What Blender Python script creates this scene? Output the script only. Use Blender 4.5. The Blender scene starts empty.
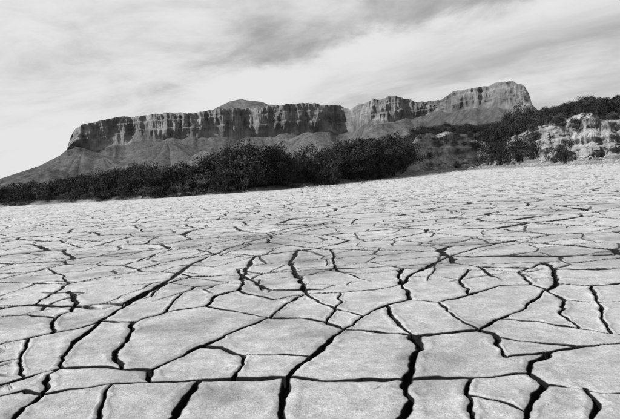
import bpy, math, numpy as np, random
from mathutils import Matrix, Vector
random.seed(4); np.random.seed(4)
scene=bpy.context.scene
# ------------------------------------------------------------ camera
F=654.0; CAMH=1.6; ROLL=math.radians(4.0); PITCH=math.atan(36.5/F)
fw=Vector((0,math.cos(PITCH),-math.sin(PITCH)))
r0=Vector((1,0,0)); u0=r0.cross(fw)
Rv=r0*math.cos(ROLL)-u0*math.sin(ROLL)
Uv=r0*math.sin(ROLL)+u0*math.cos(ROLL)
cam=bpy.data.cameras.new("camera"); camo=bpy.data.objects.new("camera",cam)
scene.collection.objects.link(camo); scene.camera=camo
cam.sensor_width=36; cam.lens=F/620*36; cam.clip_end=30000; cam.clip_start=0.05
M=Matrix.Identity(4)
for i in range(3):
    M[i][0]=Rv[i]; M[i][1]=Uv[i]; M[i][2]=-fw[i]
M[2][3]=CAMH
camo.matrix_world=M
def ray(u,v):
    d=fw*F+Rv*(u-310)+Uv*(209.5-v)
    return d
def azel(u,v):
    d=ray(u,v); return math.atan2(d.x,d.y), d.z/math.hypot(d.x,d.y)
def ground(u,v):
    d=ray(u,v); t=-CAMH/d.z; return d.x*t,d.y*t
def azcurve(pts):
    a=sorted([azel(u,v) for u,v in pts]); return np.array([p[0] for p in a]),np.array([p[1] for p in a])
# ------------------------------------------------------------ noise
def h2(ix,iy,seed):
    n=(ix.astype(np.int64)*374761393+iy.astype(np.int64)*668265263+seed*974711)&0xffffffff
    n=((n^(n>>13))*1274126177)&0xffffffff
    n=((n^(n>>16))*2246822519)&0xffffffff
    n=n^(n>>15)
    return (n&0xffffff)/float(0x1000000)
def vn(x,y,seed=0):
    ix=np.floor(x); iy=np.floor(y); fx=x-ix; fy=y-iy
    fx=fx*fx*(3-2*fx); fy=fy*fy*(3-2*fy)
    a=h2(ix,iy,seed); b=h2(ix+1,iy,seed); c=h2(ix,iy+1,seed); d=h2(ix+1,iy+1,seed)
    return (a+(b-a)*fx)*(1-fy)+(c+(d-c)*fx)*fy-0.5
def fbm(x,y,seed=0,o=4):
    s=0;a=1.0
    for k in range(o):
        s=s+a*vn(x*2**k+k*17.3,y*2**k-k*9.1,seed+k); a*=0.5
    return s
def ridged(x,y,seed=0,o=3):
    s=0;a=1.0
    for k in range(o):
        s=s+a*(1-np.abs(vn(x*2**k+k*7.7,y*2**k,seed+k))*4); a*=0.5
    return s
def sst(a,b,x):
    t=np.clip((x-a)/(b-a),0,1); return t*t*(3-2*t)
def vor(x,y,cell,seed):
    X=x/cell;Y=y/cell; bx=np.floor(X);by=np.floor(Y)
    best=np.full(X.shape,1e9);cx=bx.copy();cy=by.copy();px=X.copy();py=Y.copy()
    for i in (-1,0,1):
        for j in (-1,0,1):
            jx=bx+i;jy=by+j
            sx=jx+0.5+0.92*(h2(jx,jy,seed)-.5); sy=jy+0.5+0.92*(h2(jx,jy,seed+5)-.5)
            d=(sx-X)**2+(sy-Y)**2; m=d<best
            best=np.where(m,d,best);cx=np.where(m,jx,cx);cy=np.where(m,jy,cy);px=np.where(m,sx,px);py=np.where(m,sy,py)
    h0=h2(cx,cy,seed+9)
    ed=np.full(X.shape,9.0);eh=np.zeros(X.shape);en=np.zeros(X.shape)
    for i in (-2,-1,0,1,2):
        for j in (-2,-1,0,1,2):
            if (i==0 and j==0) or abs(i)+abs(j)>=3: continue
            jx=cx+i;jy=cy+j
            sx=jx+0.5+0.92*(h2(jx,jy,seed)-.5); sy=jy+0.5+0.92*(h2(jx,jy,seed+5)-.5)
            dx=sx-px;dy=sy-py; L=np.sqrt(dx*dx+dy*dy)+1e-6
            d=((px+sx)/2-X)*dx/L+((py+sy)/2-Y)*dy/L
            m=d<ed; ed=np.where(m,d,ed); en=np.where(m,np.abs(dy/L),en); eh=np.where(m,(h0+h2(jx,jy,seed+9))*7.13%1.0,eh)
    return ed*cell,eh,en,h0
# ------------------------------------------------------------ mesh helper
def grid_obj(name,X,Y,Z,mat,attrs={},smooth=True,flip=False):
    nr,nc=X.shape
    me=bpy.data.meshes.new(name)
    co=np.stack([X,Y,Z],-1).reshape(-1,3).astype(np.float32)
    idx=np.arange(nr*nc,dtype=np.int32).reshape(nr,nc)
    q=np.stack([idx[:-1,:-1],idx[:-1,1:],idx[1:,1:],idx[1:,:-1]],-1).reshape(-1,4)
    if flip:q=q[:,::-1]
    me.vertices.add(len(co)); me.vertices.foreach_set("co",co.ravel())
    me.loops.add(q.size); me.loops.foreach_set("vertex_index",np.ascontiguousarray(q).ravel())
    me.polygons.add(len(q)); me.polygons.foreach_set("loop_start",np.arange(0,q.size,4,dtype=np.int32))
    me.update(calc_edges=True)
    me.polygons.foreach_set("use_smooth",np.full(len(q),smooth,dtype=bool))
    for k,a in attrs.items():
        at=me.attributes.new(k,'FLOAT','POINT'); at.data.foreach_set("value",a.astype(np.float32).ravel())
    me.materials.append(mat)
    ob=bpy.data.objects.new(name,me); scene.collection.objects.link(ob); return ob
# ------------------------------------------------------------ material helpers
def newmat(name,rough=0.95):
    m=bpy.data.materials.new(name); m.use_nodes=True; nt=m.node_tree
    b=nt.nodes["Principled BSDF"]; b.inputs["Roughness"].default_value=rough
    b.inputs["Specular IOR Level"].default_value=0.15
    return m,nt,b
def N(nt,t,**kw):
    n=nt.nodes.new(t)
    for k,v in kw.items(): setattr(n,k,v)
    return n
def math_(nt,op,a,b=None,c=None,clamp=False):
    n=N(nt,'ShaderNodeMath',operation=op); n.use_clamp=clamp
    for i,v in enumerate((a,b,c)):
        if v is None: continue
        if hasattr(v,'links'): nt.links.new(v,n.inputs[i])
        else: n.inputs[i].default_value=v
    return n.outputs[0]
def noise(nt,vec,scale,detail=5,rough=0.55,dist=0):
    n=N(nt,'ShaderNodeTexNoise'); n.inputs['Scale'].default_value=scale; n.inputs['Detail'].default_value=detail
    n.inputs['Roughness'].default_value=rough; n.inputs['Distortion'].default_value=dist
    nt.links.new(vec,n.inputs['Vector']); return n.outputs['Fac']
def mapr(nt,v,a,b,c,d):
    n=N(nt,'ShaderNodeMapRange'); nt.links.new(v,n.inputs[0])
    for i,x in enumerate((a,b,c,d)): n.inputs[i+1].default_value=x
    return n.outputs[0]
def mixf(nt,f,a,b):
    n=N(nt,'ShaderNodeMix'); n.data_type='FLOAT'
    for i,v in ((0,f),(2,a),(3,b)):
        if hasattr(v,'links'): nt.links.new(v,n.inputs[i])
        else: n.inputs[i].default_value=v
    return n.outputs[0]
def coords(nt): return N(nt,'ShaderNodeTexCoord').outputs['Object']
def scaled(nt,vec,s):
    n=N(nt,'ShaderNodeMapping'); n.inputs['Scale'].default_value=s; nt.links.new(vec,n.inputs[0]); return n.outputs[0]
def attr(nt,name):
    n=N(nt,'ShaderNodeAttribute'); n.attribute_name=name; return n.outputs['Fac']
def bump(nt,b,h,dist,strength=1.0):
    n=N(nt,'ShaderNodeBump'); n.inputs['Distance'].default_value=dist; n.inputs['Strength'].default_value=strength
    nt.links.new(h,n.inputs['Height']); nt.links.new(n.outputs[0],b.inputs['Normal'])
def setcol(nt,b,v): nt.links.new(v,b.inputs['Base Color'])
# mud
mud,nt,b=newmat("cracked_mud"); P=coords(nt)
big=mapr(nt,noise(nt,P,0.35,6,0.6),0.3,0.7,0.42,0.57)
med=mapr(nt,noise(nt,P,4,7,0.75),0.3,0.7,0.66,1.22)
fin=mapr(nt,noise(nt,P,55,5,0.8),0.3,0.7,0.62,1.30)
col=math_(nt,'MULTIPLY',math_(nt,'MULTIPLY',big,med),fin)
col=math_(nt,'MULTIPLY',col,mapr(nt,attr(nt,"stain_glare"),0,1,1.04,0.46))
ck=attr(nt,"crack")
col=mixf(nt,ck,col,0.010)  # crack shade put into the colour: walls, floor and rim near black
setcol(nt,b,col)
hh=math_(nt,'ADD',math_(nt,'MULTIPLY',noise(nt,P,9,8,0.72),1.0),math_(nt,'MULTIPLY',noise(nt,P,120,4,0.7),0.2))
bump(nt,b,hh,0.035,0.9)
# rock mesa
rock,nt,b=newmat("mesa_rock"); P=coords(nt)
cl=attr(nt,"cliff")
st=noise(nt,scaled(nt,P,(0.003,0.003,0.03)),1,5,0.6,0.5)
vs=noise(nt,scaled(nt,P,(0.055,0.035,0.009)),1,6,0.7,0.6)
blot=noise(nt,scaled(nt,P,(0.008,0.008,0.012)),1,6,0.65)
rc=math_(nt,'MULTIPLY',mapr(nt,st,0.36,0.6,0.155,0.225),mapr(nt,vs,0.35,0.65,0.52,1.28))
rc=math_(nt,'MULTIPLY',rc,mapr(nt,blot,0.35,0.65,0.62,1.35))
sp=noise(nt,P,0.05,6,0.8)
tb=mapr(nt,noise(nt,P,0.005,5,0.6),0.3,0.7,0.065,0.155)
tc=math_(nt,'MULTIPLY',tb,mapr(nt,sp,0.40,0.60,0.6,1.25))
setcol(nt,b,mixf(nt,cl,tc,rc))
bh=math_(nt,'ADD',noise(nt,scaled(nt,P,(1,1,0.45)),0.07,7,0.7),math_(nt,'MULTIPLY',st,0.2))
bump(nt,b,bh,12,0.8)
# bank
bank,nt,b=newmat("eroded_bank_soil"); P=coords(nt)
fc=attr(nt,"face")
ec=math_(nt,'MULTIPLY',mapr(nt,noise(nt,scaled(nt,P,(0.5,0.5,0.5)),1,7,0.7),0.3,0.7,0.12,0.52),mapr(nt,noise(nt,scaled(nt,P,(0.15,0.15,1.6)),1,5,0.7),0.35,0.65,0.62,1.2))
sc=mapr(nt,noise(nt,P,0.5,7,0.75),0.35,0.65,0.04,0.14)
setcol(nt,b,mixf(nt,fc,sc,ec))
bump(nt,b,noise(nt,scaled(nt,P,(1,1,2.0)),0.9,8,0.7),0.5,0.9)
# foliage, bark, stone
def leafmat(name,lo,hi):
    m,nt,b=newmat(name,0.9); oi=N(nt,'ShaderNodeObjectInfo')
    b.inputs["Specular IOR Level"].default_value=0.05
    P=coords(nt); n1=mapr(nt,noise(nt,P,1.6,3,0.6),0.3,0.7,lo,hi)
    setcol(nt,b,math_(nt,'MULTIPLY',n1,mapr(nt,oi.outputs['Random'],0,1,0.5,1.55))); return m
leaf=leafmat("dark_foliage",0.015,0.06)
leaf2=leafmat("dry_scrub_foliage",0.04,0.09)
bark,nt,b=newmat("bark"); setcol(nt,b,mapr(nt,noise(nt,coords(nt),8,4),0.3,0.7,0.04,0.10))
stone,nt,b=newmat("pale_stone"); setcol(nt,b,mapr(nt,noise(nt,coords(nt),3,5),0.3,0.7,0.15,0.38))
# ------------------------------------------------------------ cracked lake bed
NR,NC=1250,1850
inv=np.linspace(1/3.0,1/95.0,NR)
rr=np.concatenate([np.linspace(0.15,2.9,10),1/inv,np.geomspace(98,14000,40)])
aa=np.concatenate([np.radians(np.linspace(-180,-35,40))[:-1],np.radians(np.linspace(-34.9,34.9,NC)),np.radians(np.linspace(35,180,40))[1:]])
A,R=np.meshgrid(aa,rr)
X=R*np.sin(A);Y=R*np.cos(A)
Z=np.zeros_like(X);CR=np.zeros_like(X);ST=np.zeros_like(X)
sl=(slice(10,10+NR),slice(39,39+NC))
x=X[sl];y=Y[sl];r=R[sl]
DR=np.minimum(r*r*(1/3.0-1/95.0)/NR*1.15,0.013+0.008*sst(7,16,r))   # row spacing, keeps crack walls inside the dark zone
n1=fbm(x/0.24,y/0.24,31,3);n2=fbm(x/0.24+40,y/0.24,41,3)
wx=x+0.16*fbm(x/0.9,y/0.9,11,2)+0.05*n1
wy=y+0.16*fbm(x/0.9+50,y/0.9,21,2)+0.05*n2
tw=x+0.055*n1; tv=y+0.055*n2
az=np.arctan2(x,y)
traced=(1-sst(8.9,9.3,r+0.8*vn(x/1.0,y/1.0,3)))*(1-sst(0.44,0.47,np.abs(az)))
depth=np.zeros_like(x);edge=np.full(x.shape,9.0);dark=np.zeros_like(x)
wn=1+1.3*fbm(x/0.3,y/0.3,51,3)
dfar=1-0.96*sst(7,12,r)
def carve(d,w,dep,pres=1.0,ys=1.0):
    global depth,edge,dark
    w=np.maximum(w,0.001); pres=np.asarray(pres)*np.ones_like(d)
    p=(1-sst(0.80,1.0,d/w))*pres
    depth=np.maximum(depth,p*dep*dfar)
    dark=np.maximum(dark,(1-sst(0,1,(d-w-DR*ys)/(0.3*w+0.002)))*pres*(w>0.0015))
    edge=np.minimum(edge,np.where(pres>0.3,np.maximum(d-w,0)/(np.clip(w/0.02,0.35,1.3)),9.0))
farw=1+0.4*sst(8,25,r)
d,e,en,hA=vor(wx*1.0+0.25*wy,wy*0.78,1.7,101)
w=(0.006+0.024*e**1.8)*np.clip(wn,0.4,1.6)*(1+0.9*en)*farw
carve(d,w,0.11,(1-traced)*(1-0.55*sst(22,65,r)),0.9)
d,e,en,hB=vor(wx*0.95-0.2*wy+7,wy*0.80+3,0.85,202)
s2=(e>0.32+0.25*sst(10,30,r)+0.35*fbm(x/5,y/5,66,2))
w=(0.002+0.010*e**2)*np.clip(wn,0.3,1.6)*s2*(1+0.9*en)*farw
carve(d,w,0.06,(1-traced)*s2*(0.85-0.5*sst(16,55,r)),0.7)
T=[([(330,222),(285,232),(230,248),(190,265),(165,283),(130,302),(100,320),(76,340),(66,350),(62,367)],2.5),
([(-20,390),(0,384),(25,377),(62,367),(90,366),(118,369),(148,371)],1.9),
([(62,367),(50,374),(40,395),(20,410),(10,425)],1.5),
([(133,322),(128,338),(116,350),(115,359),(124,368)],2.1),
([(100,320),(133,322),(165,312),(205,306)],1.1),
([(148,371),(170,362),(200,346),(235,331),(268,318),(285,306),(305,294)],2.0),
([(205,306),(240,312),(268,318)],1.2),
([(148,371),(150,384),(200,381),(240,379),(285,378)],1.9),
([(200,346),(222,346),(240,356),(241,366),(232,378)],2.1),
([(148,384),(110,386),(70,390),(40,395)],1.4),
([(110,386),(104,400),(98,425)],1.1),
([(40,395),(20,391),(-20,402)],1.1),
([(200,381),(190,395),(176,412),(170,430)],2.8),
([(285,378),(281,392),(283,412),(284,430)],2.4),
([(285,378),(300,365),(322,348),(345,330)],2.2),
([(240,356),(280,355),(308,357)],0.9),
([(268,318),(300,318),(325,322),(345,330),(375,332),(412,336)],1.4),
([(412,336),(419,350),(409,366),(406,380)],3.0),
([(285,378),(330,381),(370,380),(406,380)],1.8),
([(406,380),(403,393),(410,400),(404,412),(398,430)],2.8),
([(406,380),(440,377),(490,377),(530,374)],1.4),
([(412,336),(450,334),(478,330),(497,320)],1.2),
([(478,330),(493,334),(498,347),(508,356)],2.2),
([(530,374),(536,362),(552,352),(580,346),(640,342)],1.9),
([(530,374),(543,385),(538,398),(528,410),(522,430)],2.8),
([(508,356),(530,354),(552,352)],1.1),
([(543,385),(570,388),(600,392),(660,392)],1.2),
([(586,388),(594,402),(592,430)],2.0),
([(493,336),(520,341),(552,343),(585,346)],1.0),
([(345,330),(362,316),(385,305),(410,300)],1.3),
([(305,294),(340,293),(375,290),(402,285)],1.1),
([(305,294),(303,285),(296,275),(290,262),(300,250)],2.3),
([(305,294),(325,305),(362,316)],1.0),
([(402,285),(408,277),(425,268),(445,258),(470,250),(510,240)],2.1),
([(402,285),(398,276),(404,268)],2.1),
([(402,285),(410,300),(440,303),(470,295),(500,286),(530,285)],1.4),
([(385,305),(395,322),(412,336)],1.1),
([(440,303),(455,318),(478,330)],1.0),
([(497,320),(520,312),(535,300),(548,290)],1.2),
([(497,320),(540,322),(580,330),(640,338)],1.1),
([(548,290),(557,283),(553,270),(545,262)],2.4),
([(557,283),(590,285),(640,280)],1.3),
([(548,290),(565,300),(600,303),(660,300)],1.2),
([(565,300),(560,312),(575,328)],1.0),
([(530,285),(548,290)],1.4),([(530,285),(520,272),(545,262),(580,262),(620,258)],1.1),
([(470,295),(460,280),(470,270),(520,272)],1.2),
([(408,277),(435,277),(460,280)],1.0),
([(-20,350),(0,345),(30,338),(54,332),(80,327),(100,320)],1.3),
([(54,332),(54,318),(72,312),(76,302),(70,292)],1.9),
([(-20,320),(0,318),(30,316),(54,318)],1.1),
([(76,308),(105,303),(130,302)],1.0),
([(-20,364),(0,362),(20,358),(30,338)],1.1),([(20,358),(25,377)],1.0),
([(165,283),(195,287),(225,283),(243,284)],1.1),
([(205,306),(215,296),(238,291),(243,280),(238,270)],1.9),
([(165,312),(175,298),(195,287)],1.0),
([(238,291),(275,300),(305,294)],1.2),
([(590,285),(600,303)],1.0),
([(470,377),(466,395),(475,430)],1.3),
([(466,395),(500,402),(528,410)],1.1),([(325,322),(340,305),(340,293)],0.8),([(600,303),(604,320),(612,334)],1.0),([(130,302),(150,296),(165,283)],0.8)]
TD=np.full(x.shape,9.0);TW=np.ones(x.shape)*0.01
for pts,wc in T:
    g=[ground(*p) for p in pts]
    for (x1,y1),(x2,y2) in zip(g[:-1],g[1:]):
        m=0.4
        sel=np.nonzero((tw>min(x1,x2)-m)&(tw<max(x1,x2)+m)&(tv>min(y1,y2)-m)&(tv<max(y1,y2)+m))
        if len(sel[0])==0: continue
        qx=tw[sel];qy=tv[sel];dx=x2-x1;dy=y2-y1;L2=dx*dx+dy*dy
        t=np.clip(((qx-x1)*dx+(qy-y1)*dy)/L2,0,1)
        dd=np.hypot(qx-x1-t*dx,(qy-y1-t*dy)*0.60)
        ww=0.0076*wc
        sc=dd/ww; old=TD[sel]/TW[sel]; b_=sc<old
        TD[sel]=np.where(b_,dd,TD[sel]);TW[sel]=np.where(b_,ww,TW[sel])
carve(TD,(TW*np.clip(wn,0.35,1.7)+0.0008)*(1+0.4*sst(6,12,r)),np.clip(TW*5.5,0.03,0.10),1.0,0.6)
und=0.026*fbm(x/1.3,y/1.3,61,3)+0.008*fbm(x/0.16,y/0.16,71,3)
z=und-0.010*np.exp(-edge/0.016)+0.010*np.exp(-((edge-0.07)/0.045)**2)-depth
z=z*(1-sst(60,90,r))
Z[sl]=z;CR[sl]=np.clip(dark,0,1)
ST[sl]=np.clip(np.exp(-edge/0.03)*0.2+0.6*sst(-0.05,0.55,fbm(x/0.8,y/0.8,81,4))+0.5*sst(-0.1,0.5,fbm(x/2.5,y/2.5,83,3))+0.12*(hB-0.5),0,1)*(1-sst(9,38,r))  # mottled stains; fading them with distance paints far glare into the colour
grid_obj("cracked_mud_ground",X,Y,Z,mud,{"crack":CR,"stain_glare":ST},flip=True)
# ------------------------------------------------------------ shore bank and scrubland
shore=[(-200,221),(-60,211),(0,207),(130,200),(250,192),(330,185),(400,177),(430,173),(480,169),(540,166),(612,163),(720,157)]
sa=[];sd=[]
for u,v in shore:
    gx,gy=ground(u,v); sa.append(math.atan2(gx,gy)); sd.append(math.hypot(gx,gy))
def DB(a): return np.interp(a,sa,sd)
fa,fe=azcurve([(400,156),(414,142),(440,137),(462,139),(480,142),(500,136),(540,120),(575,113),(612,110),(700,100)])
ha,he=azcurve([(400,158),(430,143),(470,134),(520,120),(560,114),(612,104),(700,92)])
aR=azel(400,165)[0]
def bankz(a,D):
    base=DB(a)
    X_=D*np.sin(a);Y_=D*np.cos(a)
    right=sst(aR-0.03,aR+0.03,a)
    s_=a*100
    gul=(3.0*fbm(s_/8,s_*0,5,3)+2.2*ridged(s_/4.5,s_*0,6,2)-1.5)*right+1.8*fbm(X_/6,Y_/6,7,3)*(1-right)
    d=D-(base+gul+2*right)
    zf=0.45*(1-right)+right*np.maximum(0.6,1.6+base*np.interp(a,fa,fe))
    zf=zf*(1+right*0.4*fbm(s_/6,s_*0,8,4))
    zh=(2.0)*(1-right)+right*np.maximum(1.5,1.6+(base+75)*np.interp(a,ha,he))
    wf=1.2+6.3*right
    t=np.clip(d/wf,0,1)
    prof=np.interp(t,[0,0.30,0.38,0.50,0.56,0.72,0.78,0.92,1.0],[0,0.12,0.30,0.36,0.58,0.66,0.88,0.95,1.0])*right+t*(1-right)
    apron=np.where(d<0,np.clip((d+8)/8,0,1)**2*0.5*right-0.06*(1-np.clip((d+3)/3,0,1)),0.5*right*(1-t))
    z=np.where(d<0,apron,zf*prof+apron)
    t2=np.clip((d-wf)/75,0,1); z=np.where(d>wf,zf+(zh-zf)*t2,z)
    t3=np.clip((D-base-100)/1800,0,1); z=z+t3*8*(1-right)
    z=z-right*np.clip((d-120)/150,0,1)*zh*0.9
    z=z+np.where(d>0,1,0)*(0.25*fbm(X_/3,Y_/3,9,4))*(0.3+1.8*right)
    z=np.where(d<-8,-0.12,z)
    face=sst(0.05,0.30,t)*(1-sst(wf-0.5,wf+1.5,d))*right*0.75+0.25*right*(1-sst(wf,wf+2.5,d))+ (1-right)*0.5*(1-sst(0.2,1.0,d))
    face=np.where(d<=0,0.8,face)
    return z,face,(sst(0.3,1.5,d)*(1-sst(wf,wf+2,d))*(right>0.5))
ba=np.radians(np.concatenate([np.linspace(-38,3,700)[:-1],np.linspace(3,38,1500)]))
tt=np.concatenate([np.linspace(-10,20,330),np.geomspace(21,2600,90)])
BA,TT=np.meshgrid(ba,tt); BD=DB(BA)+TT
bz,bf,bm=bankz(BA,BD)
s_=BA*100
def quant(f,n):
    g=f*n; fl=np.floor(g); return (fl+sst(0.55,1.0,g-fl))/n
q1=quant(fbm(s_/4.0,bz/1.6,91,3),5); q2=quant(fbm(s_/1.6,bz/0.8,95,3),4)
BD2=BD-bm*(3.4*q1+1.1*q2+0.15*fbm(s_/0.4,bz/0.35,96,2))
bz2=bz+bm*(0.25*fbm(s_/1.6,TT/1.6,97,3))
grid_obj("scrubland_bank_terrain",BD2*np.sin(BA),BD2*np.cos(BA),bz2,bank,{"face":bf},flip=True)
# ------------------------------------------------------------ mesa
ta,te=azcurve([(-300,181),(-100,182),(0,179),(40,166),(60,156),(67,150),(71,135),(75,128),(100,120),(130,116),(165,113),(195,111),(225,108),(270,107),(300,104),(340,106),(350,110),(356,105),(372,98),(395,96),(420,102),(440,99),(455,92),(480,87),(500,82),(513,81),(524,86),(529,94),(532,106),(545,118),(600,125),(700,135)])
ca,ce=azcurve([(-300,181),(-100,182),(0,179),(40,166),(60,156),(67,150),(100,149),(130,143),(165,139),(195,137),(240,139),(280,136),(330,132),(352,134),(365,124),(400,121),(420,115),(450,112),(470,110),(490,110),(520,109),(532,107),(545,118),(600,125),(700,135)])
da=np.array([azel(u,150)[0] for u in (-300,0,70,130,195,280,350,370,430,470,520,560,700)])
dd=np.array([2300,2300,2450,2500,2380,2520,2650,2350,2450,2300,2150,2150,2200.])
MC=1700
ma=np.linspace(azel(-250,150)[0],azel(720,150)[0],MC)
def smooth(v,k):
    ker=np.hanning(k);ker/=ker.sum(); return np.convolve(np.pad(v,(k//2,k//2),'edge'),ker,'valid')[:len(v)]
Dk=smooth(np.interp(ma,da,dd),61)
zt=1.6+Dk*np.interp(ma,ta,te); zb=1.6+Dk*np.interp(ma,ca,ce)
hasc=np.clip((zt-zb)/30,0,1)
zt=zt+hasc*6*fbm(ma*130,ma*0,15,4)
zb=zb+hasc*12*fbm(ma*60,ma*0,16,3)
bay=120*fbm(ma*Dk/380,ma*0,17,2)
def cones(Xm,Ym):
    z=np.full(Xm.shape,-1e3)
    for (u,v,Dc,slo) in ((86,151,2150,0.50),(128,163,1960,0.44),(165,141,2180,0.52),(205,151,2050,0.50),(250,139,2220,0.55),(308,132,2300,0.55),(45,170,2000,0.40),(285,152,2000,0.46),(350,146,2080,0.48),(410,133,2150,0.48),(190,168,1820,0.40),(105,158,2080,.48),(230,160,1900,.44),(455,128,2050,.48),(500,124,2000,.45)):
        a,e=azel(u,v); cx=Dc*math.sin(a);cy=Dc*math.cos(a);H=1.6+Dc*e
        dx=Xm-cx;dy=Ym-cy; th=np.arctan2(dy,dx)
        dist=np.sqrt(dx*dx+dy*dy+500)
        rg=1+0.26*vn((th+7)*1.7+u,np.zeros_like(th)+u*.37,19)+0.07*(1-4*np.abs(vn((th+7)*4+u,th*0+v,18)))
        z=np.maximum(z,H+11-dist*slo*rg*(1-0.25*np.clip(dist/700,0,1)))
    return z
nT=260
t=np.linspace(0,1,nT)[:,None]
Dt=(Dk+bay)[None,:]-950*(1-t)
At=np.repeat(ma[None,:],nT,0)
zbase=zb[None,:]*(t**2.3)-12*(1-t)
Xm=Dt*np.sin(At);Ym=Dt*np.cos(At)
zbase=zbase+np.sin(np.pi*np.clip(t,0,1))**0.8*(15*ridged(At*26+0.3*fbm(Xm/200,Ym/200,27,2),t*0.8,23,3)-17+10*fbm(Xm/110,Ym/110,24,3))
cz=cones(Xm+20*fbm(Xm/140,Ym/140,28,2),Ym); k=4.0
zz=np.where(np.abs(cz-zbase)<60,np.log(np.exp(np.clip((cz-zbase),-60,60)/k)+1)*k+zbase,np.maximum(cz,zbase))
zz=zz+2.2*fbm(Xm/25,Ym/25,29,3)
fade=sst(0.93,1.0,t); zz=zz*(1-fade)+np.maximum(zb[None,:]+0*t,zbase)*fade
zT=zz; cT=np.clip(0*zT+sst(0.965,1.0,t)*hasc[None,:],0,1)
nC=110; q=np.linspace(0,1,nC)[1:,None]
s=ma[None,:]*Dk[None,:]
zC=zT[-1][None,:]+(zt[None,:]-zT[-1][None,:])*q
but=34*ridged(s/120+0*q,q*0.3,33,2)+15*ridged(s/32+0.2*fbm(s/60,q*3,39,2),q*0.7,34,3)+9*fbm(s/10,zC/30,35,3)
prof=12*q+15*sst(0.38,0.47,q)+10*sst(0.72,0.79,q)
stra=2.5*fbm(zC/9.0,s/200,36,3)
env=np.minimum(1,q*3)
DC=(Dk+bay)[None,:]+(prof-(but-25)*env+stra*env)*hasc[None,:]
AC=np.repeat(ma[None,:],nC-1,0)
ledge=np.exp(-((q-0.43)/0.04)**2)*0.8+np.exp(-((q-0.76)/0.03)**2)*0.4
cC=np.repeat(hasc[None,:],nC-1,0)*(1-ledge*np.clip(0.4+1.8*fbm(s/60,q*2,38,3),0,1))
nP=26;p=np.linspace(0,1,nP)[1:,None]
DP=DC[-1][None,:]+p*1200
zP=zt[None,:]+p*0+hasc[None,:]*(8*fbm(DP/80,s/80,37,4)*np.minimum(p*4,1)-3*p)-sst(0.6,1,p)*zt[None,:]*1.1 - p*70
AP=np.repeat(ma[None,:],nP-1,0)
Dall=np.vstack([Dt,DC,DP]);Aall=np.vstack([At,AC,AP]);Zall=np.vstack([zT,zC,zP]);Call=np.vstack([cT,cC,0*zP])
grid_obj("mesa_mountain",Dall*np.sin(Aall),Dall*np.cos(Aall),Zall,rock,{"cliff":Call},flip=True)
# distant summit behind rim
a0,e0=azel(238,98.5); Dc=3300; cx=Dc*math.sin(a0);cy=Dc*math.cos(a0);H=1.6+Dc*e0
gx,gy=np.meshgrid(np.linspace(-420,420,200),np.linspace(-300,300,120))
rad=np.sqrt((gx/(1+0.5*(gx>0)))**2+(gy*1.1)**2+150)
gz=H+3-rad*0.46+10*fbm(gx/60,gy/60,44,4)+0.0003*rad**2
grid_obj("distant_summit_hill",gx+cx,gy+cy,gz,rock,{"cliff":0*gz})
# ------------------------------------------------------------ vegetation
def tube(V,Fc,pts,rad,ns=5):
    b0=len(V)
    for (p,rr_) in zip(pts,rad):
        for k in range(ns):
            an=2*math.pi*k/ns; V.append((p[0]+rr_*math.cos(an),p[1]+rr_*math.sin(an),p[2]))
    for i in range(len(pts)-1):
        for k in range(ns):
            a=b0+i*ns+k;b=b0+i*ns+(k+1)%ns; Fc.append((a,b,b+ns,a+ns))
def plant(name,H,W,ncl,nl,ls,seed,mat,low=0.1):
    rg=np.random.RandomState(seed); V=[];Fc=[]
    cs=[]
    for i in range(ncl):
        th=rg.uniform(0,6.283); hh_=low+(0.92-low)*rg.uniform(0,1)**0.8
        prof=math.sin(math.pi*min(1,(0.18+hh_*0.82)))**0.6
        rr_=W/2*prof*math.sqrt(rg.uniform(0.05,1))*0.9
        cs.append((rr_*math.cos(th),rr_*math.sin(th),H*hh_*rg.uniform(0.88,1.08)))
    nst=rg.randint(2,5)
    for c in cs[::2]:
        k=rg.randint(nst); bx,by=0.08*W*math.cos(k*2.1),0.08*W*math.sin(k*2.1)
        mid=(bx+c[0]*0.35+rg.normal()*0.04*W,by+c[1]*0.35+rg.normal()*0.04*W,c[2]*0.5)
        tube(V,Fc,[(bx*0.5,by*0.5,-0.3),(bx,by,H*0.08),mid,(c[0]*0.75,c[1]*0.75,c[2]*0.82),c],[0.022*H,0.018*H,0.010*H,0.006*H,0.002*H])
    nb=len(Fc)
    for c in cs:
        cr=W*rg.uniform(0.09,0.19); n=int(nl*rg.uniform(0.6,1.4))
        o=rg.normal(size=(n,3)); o/=np.linalg.norm(o,axis=1)[:,None]; o*=cr*rg.uniform(0.2,1,size=(n,1))**0.6; o[:,2]*=0.7
        wsp=rg.uniform(size=n)<0.12; o[wsp]*=1.5
        for q_ in o:
            cc=np.array(c)+q_
            if cc[2]<0.02: cc[2]=0.02+abs(cc[2])*.3
            t1=rg.normal(size=3);t1/=np.linalg.norm(t1);t2=np.cross(t1,rg.normal(size=3));t2/=np.linalg.norm(t2)
            l=ls*rg.uniform(0.6,1.5);t1=t1*l;t2=t2*l*0.5
            b=len(V);V+= [tuple(cc-t1),tuple(cc+t2),tuple(cc+t1),tuple(cc-t2)];Fc.append((b,b+1,b+2,b+3))
    me=bpy.data.meshes.new(name);me.from_pydata(V,[],Fc);me.materials.append(mat);me.materials.append(bark)
    mi=np.zeros(len(Fc),dtype=np.int32);mi[:nb]=1;me.polygons.foreach_set("material_index",mi);me.update();return me
trees=[plant("mesquite_mesh",5,5.0+0.3*i,26+4*(i%3),95,0.11,100+i,leaf,0.10) for i in range(6)]
shrubs=[plant("shrub_mesh",2,2.6,18,75,0.06,200+i,leaf if i<4 else leaf2,0.06) for i in range(6)]
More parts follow.
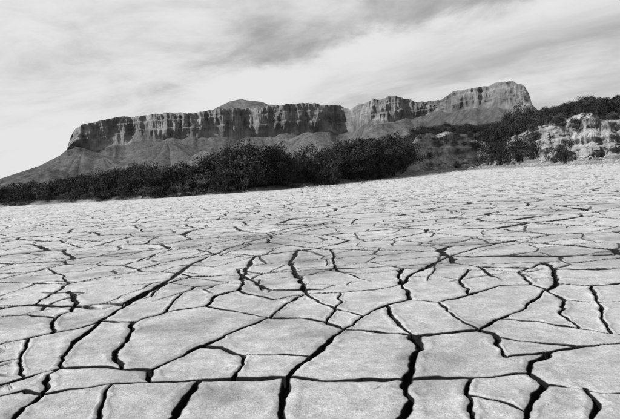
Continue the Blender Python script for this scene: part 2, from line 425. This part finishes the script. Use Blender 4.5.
def place(me,name,a,D,H,h0,parent=None,wide=1.0):
    z=max(float(bankz(np.array([a]),np.array([D]))[0][0]),-0.02)
    o=bpy.data.objects.new(name,me); scene.collection.objects.link(o)
    s_=H/h0; o.location=(D*math.sin(a),D*math.cos(a),z-0.05); o.scale=(s_*wide,s_*wide*random.uniform(.85,1.15),s_)
    o.rotation_euler=(random.uniform(-.08,.08),random.uniform(-.08,.08),random.uniform(0,6.28))
    if parent: o.parent=parent
    return o
belt=bpy.data.objects.new("shoreline_thicket",None);scene.collection.objects.link(belt)
hill=bpy.data.objects.new("hillside_scrub",None);scene.collection.objects.link(hill)
hu=[-200,0,60,130,200,222,240,262,275,300,330,345,370,400,415,430]
hv=[1.8,2.1,2.7,3.3,3.7,4.4,5.2,4.5,5.1,4.3,4.6,5.3,5.9,6.4,5.0,3.0]
def u2a(u): return azel(u,185)[0]
for row,(off,dn) in enumerate(((0.8,1.1),(3.5,1.2),(6,1.4),(10,1.7),(15,2.1),(23,2.8),(34,3.8),(50,5.))):
    u=-150.0
    while u<410:
        Hh=np.interp(u,hu,hv)*random.uniform(0.5,1.08)
        if row==0: Hh*=random.uniform(0.3,0.75)
        if row>=4: Hh*=0.85
        a=u2a(u); D=float(DB(a))+off+random.uniform(-1.6,1.8)
        if Hh>2.6: place(random.choice(trees),"mesquite",a,D,Hh,5,belt,random.uniform(0.8,1.2))
        else: place(random.choice(shrubs),"shrub",a,D,Hh,2,belt,random.uniform(1,1.5))
        u+=random.uniform(0.5,1.5)*dn*6.3*(0.55+0.12*Hh)
for i in range(1050):
    u=random.uniform(405,690); a=u2a(u); off=8+85*random.random()**0.9
    if 480<u<540 and random.random()<0.4: off=random.uniform(1,9)
    elif random.random()<0.09: off=random.uniform(1,9)
    Hh=random.uniform(0.9,3.2)*(0.6 if off<14 else 1.0)
    if Hh>2.2: place(random.choice(trees),"mesquite",a,float(DB(a))+off+3,Hh,5,hill,random.uniform(1.0,1.5))
    else: place(random.choice(shrubs),"shrub",a,float(DB(a))+off+3,Hh,2,hill,random.uniform(0.9,1.5))
for u,off,H in ((392,1,6.3),(403,3,5.6),(372,2,5.6),(350,2,5.0),(491,1.5,4.6),(500,0.5,5.0),(512,1,5.0),(524,2,4.4),(532,2.5,3.2),(497,5,5.5),(516,6,6.0),(528,8,5.5),(244,2,4.8),(276,2,4.7),(556,0,3.0),(566,0.5,2.8),(575,1,2.0),(600,11,3),(548,9,3.4),(432,0,1.4),(458,0,1.3),(538,3,3.2),(482,1,3.0)):
    a=u2a(u); place(random.choice(trees),"mesquite_tree",a,float(DB(a))+off,H,5,None,random.uniform(0.9,1.15))
# rubble along the foot of the bank
V=[];Fc=[]
rg=np.random.RandomState(9)
for i in range(2000):
    u=rg.uniform(300,700); a=u2a(u)
    if i<1500: D=float(DB(a))-abs(rg.normal())*11+1.5; s_=rg.uniform(0.04,0.13)*(1+1.5*(rg.uniform()<0.06))
    else:
        u=rg.uniform(408,700); a=u2a(u); D=float(DB(a))+rg.uniform(-2,2.5); s_=rg.uniform(0.08,0.28)*(1+1.3*(rg.uniform()<0.1))
    z=max(0,float(bankz(np.array([a]),np.array([D]))[0][0]))
    c=np.array([D*math.sin(a),D*math.cos(a),z])
    b=len(V)
    ring=rg.uniform(0.7,1.3,size=(5,))
    for zz_,f in ((-.3,1),(0.35,0.9)):
        for k in range(5):
            V.append(tuple(c+s_*np.array([f*ring[k]*math.cos(k*1.257),f*ring[k]*math.sin(k*1.257),zz_])))
    V.append(tuple(c+s_*np.array([0.1,0.1,0.75])))
    for k in range(5):
        Fc.append((b+k,b+(k+1)%5,b+5+(k+1)%5,b+5+k));Fc.append((b+5+k,b+5+(k+1)%5,b+10))
me=bpy.data.meshes.new("rubble");me.from_pydata(V,[],Fc);me.materials.append(stone)
o=bpy.data.objects.new("scattered_rubble",me);scene.collection.objects.link(o)
# ------------------------------------------------------------ light
S=Vector((-0.80,-0.32,0.66)).normalized()
sun=bpy.data.lights.new("sun",'SUN');sun.energy=5.0;sun.angle=math.radians(0.5);sun.color=(1,1,1)
so=bpy.data.objects.new("sun",sun);so.rotation_euler=S.to_track_quat('Z','Y').to_euler();scene.collection.objects.link(so)
w=bpy.data.worlds.new("World");scene.world=w;w.use_nodes=True;nt=w.node_tree
bg=nt.nodes["Background"];bg.inputs[1].default_value=0.1
sky=N(nt,'ShaderNodeTexSky');sky.sky_type='NISHITA';sky.sun_disc=False
sky.sun_elevation=math.asin(S.z);sky.sun_rotation=math.atan2(S.x,S.y)
bw=N(nt,'ShaderNodeRGBToBW');nt.links.new(sky.outputs[0],bw.inputs[0])
tc=N(nt,'ShaderNodeTexCoord').outputs['Generated']
sx=N(nt,'ShaderNodeSeparateXYZ');nt.links.new(tc,sx.inputs[0])
zc=math_(nt,'ADD',math_(nt,'MAXIMUM',sx.outputs[2],0.0),0.20)
cx_=math_(nt,'DIVIDE',sx.outputs[0],zc);cy_=math_(nt,'DIVIDE',sx.outputs[1],zc)
al=math_(nt,'ADD',math_(nt,'MULTIPLY',cx_,-0.80),math_(nt,'MULTIPLY',cy_,0.60))
ac=math_(nt,'ADD',math_(nt,'MULTIPLY',cx_,0.60),math_(nt,'MULTIPLY',cy_,0.80))
cb=N(nt,'ShaderNodeCombineXYZ');nt.links.new(math_(nt,'MULTIPLY',al,0.5),cb.inputs[0]);nt.links.new(ac,cb.inputs[1])
c1=noise(nt,cb.outputs[0],0.9,8,0.55,0.6)
cb2=N(nt,'ShaderNodeCombineXYZ');nt.links.new(cx_,cb2.inputs[0]);nt.links.new(cy_,cb2.inputs[1])
c2=noise(nt,cb2.outputs[0],2.2,8,0.6,0.4)
lft=mapr(nt,sx.outputs[0],-0.45,0.45,0.13,-0.06)
m_=math_(nt,'ADD',math_(nt,'ADD',math_(nt,'MULTIPLY',c1,0.65),math_(nt,'MULTIPLY',c2,0.35)),lft)
yy=math_(nt,'MAXIMUM',sx.outputs[1],0.15)
tx=math_(nt,'DIVIDE',sx.outputs[0],yy);tz=math_(nt,'DIVIDE',sx.outputs[2],yy)
line=math_(nt,'ADD',math_(nt,'MULTIPLY',math_(nt,'ADD',tx,0.046),0.16),0.150)
line=math_(nt,'ADD',line,math_(nt,'MULTIPLY',math_(nt,'SUBTRACT',c2,0.5),0.12))
dv=math_(nt,'ABSOLUTE',math_(nt,'DIVIDE',math_(nt,'SUBTRACT',tz,line),0.055))
band=N(nt,'ShaderNodeMapRange');band.interpolation_type='SMOOTHERSTEP';nt.links.new(dv,band.inputs[0])
band.inputs[1].default_value=1.0;band.inputs[2].default_value=0.0;band.inputs[3].default_value=0;band.inputs[4].default_value=0.11
m_=math_(nt,'ADD',m_,math_(nt,'MULTIPLY',band.outputs[0],mapr(nt,tx,-0.25,0.0,0,1)))
mm=N(nt,'ShaderNodeMapRange');mm.interpolation_type='SMOOTHSTEP';nt.links.new(m_,mm.inputs[0]);mm.inputs[1].default_value=0.36;mm.inputs[2].default_value=0.60
base=math_(nt,'MINIMUM',bw.outputs[0],5.0)
nt.links.new(mixf(nt,mm.outputs[0],base,7.9),bg.inputs[0])
scene.view_settings.view_transform='Standard';scene.view_settings.look='None';scene.view_settings.exposure=0
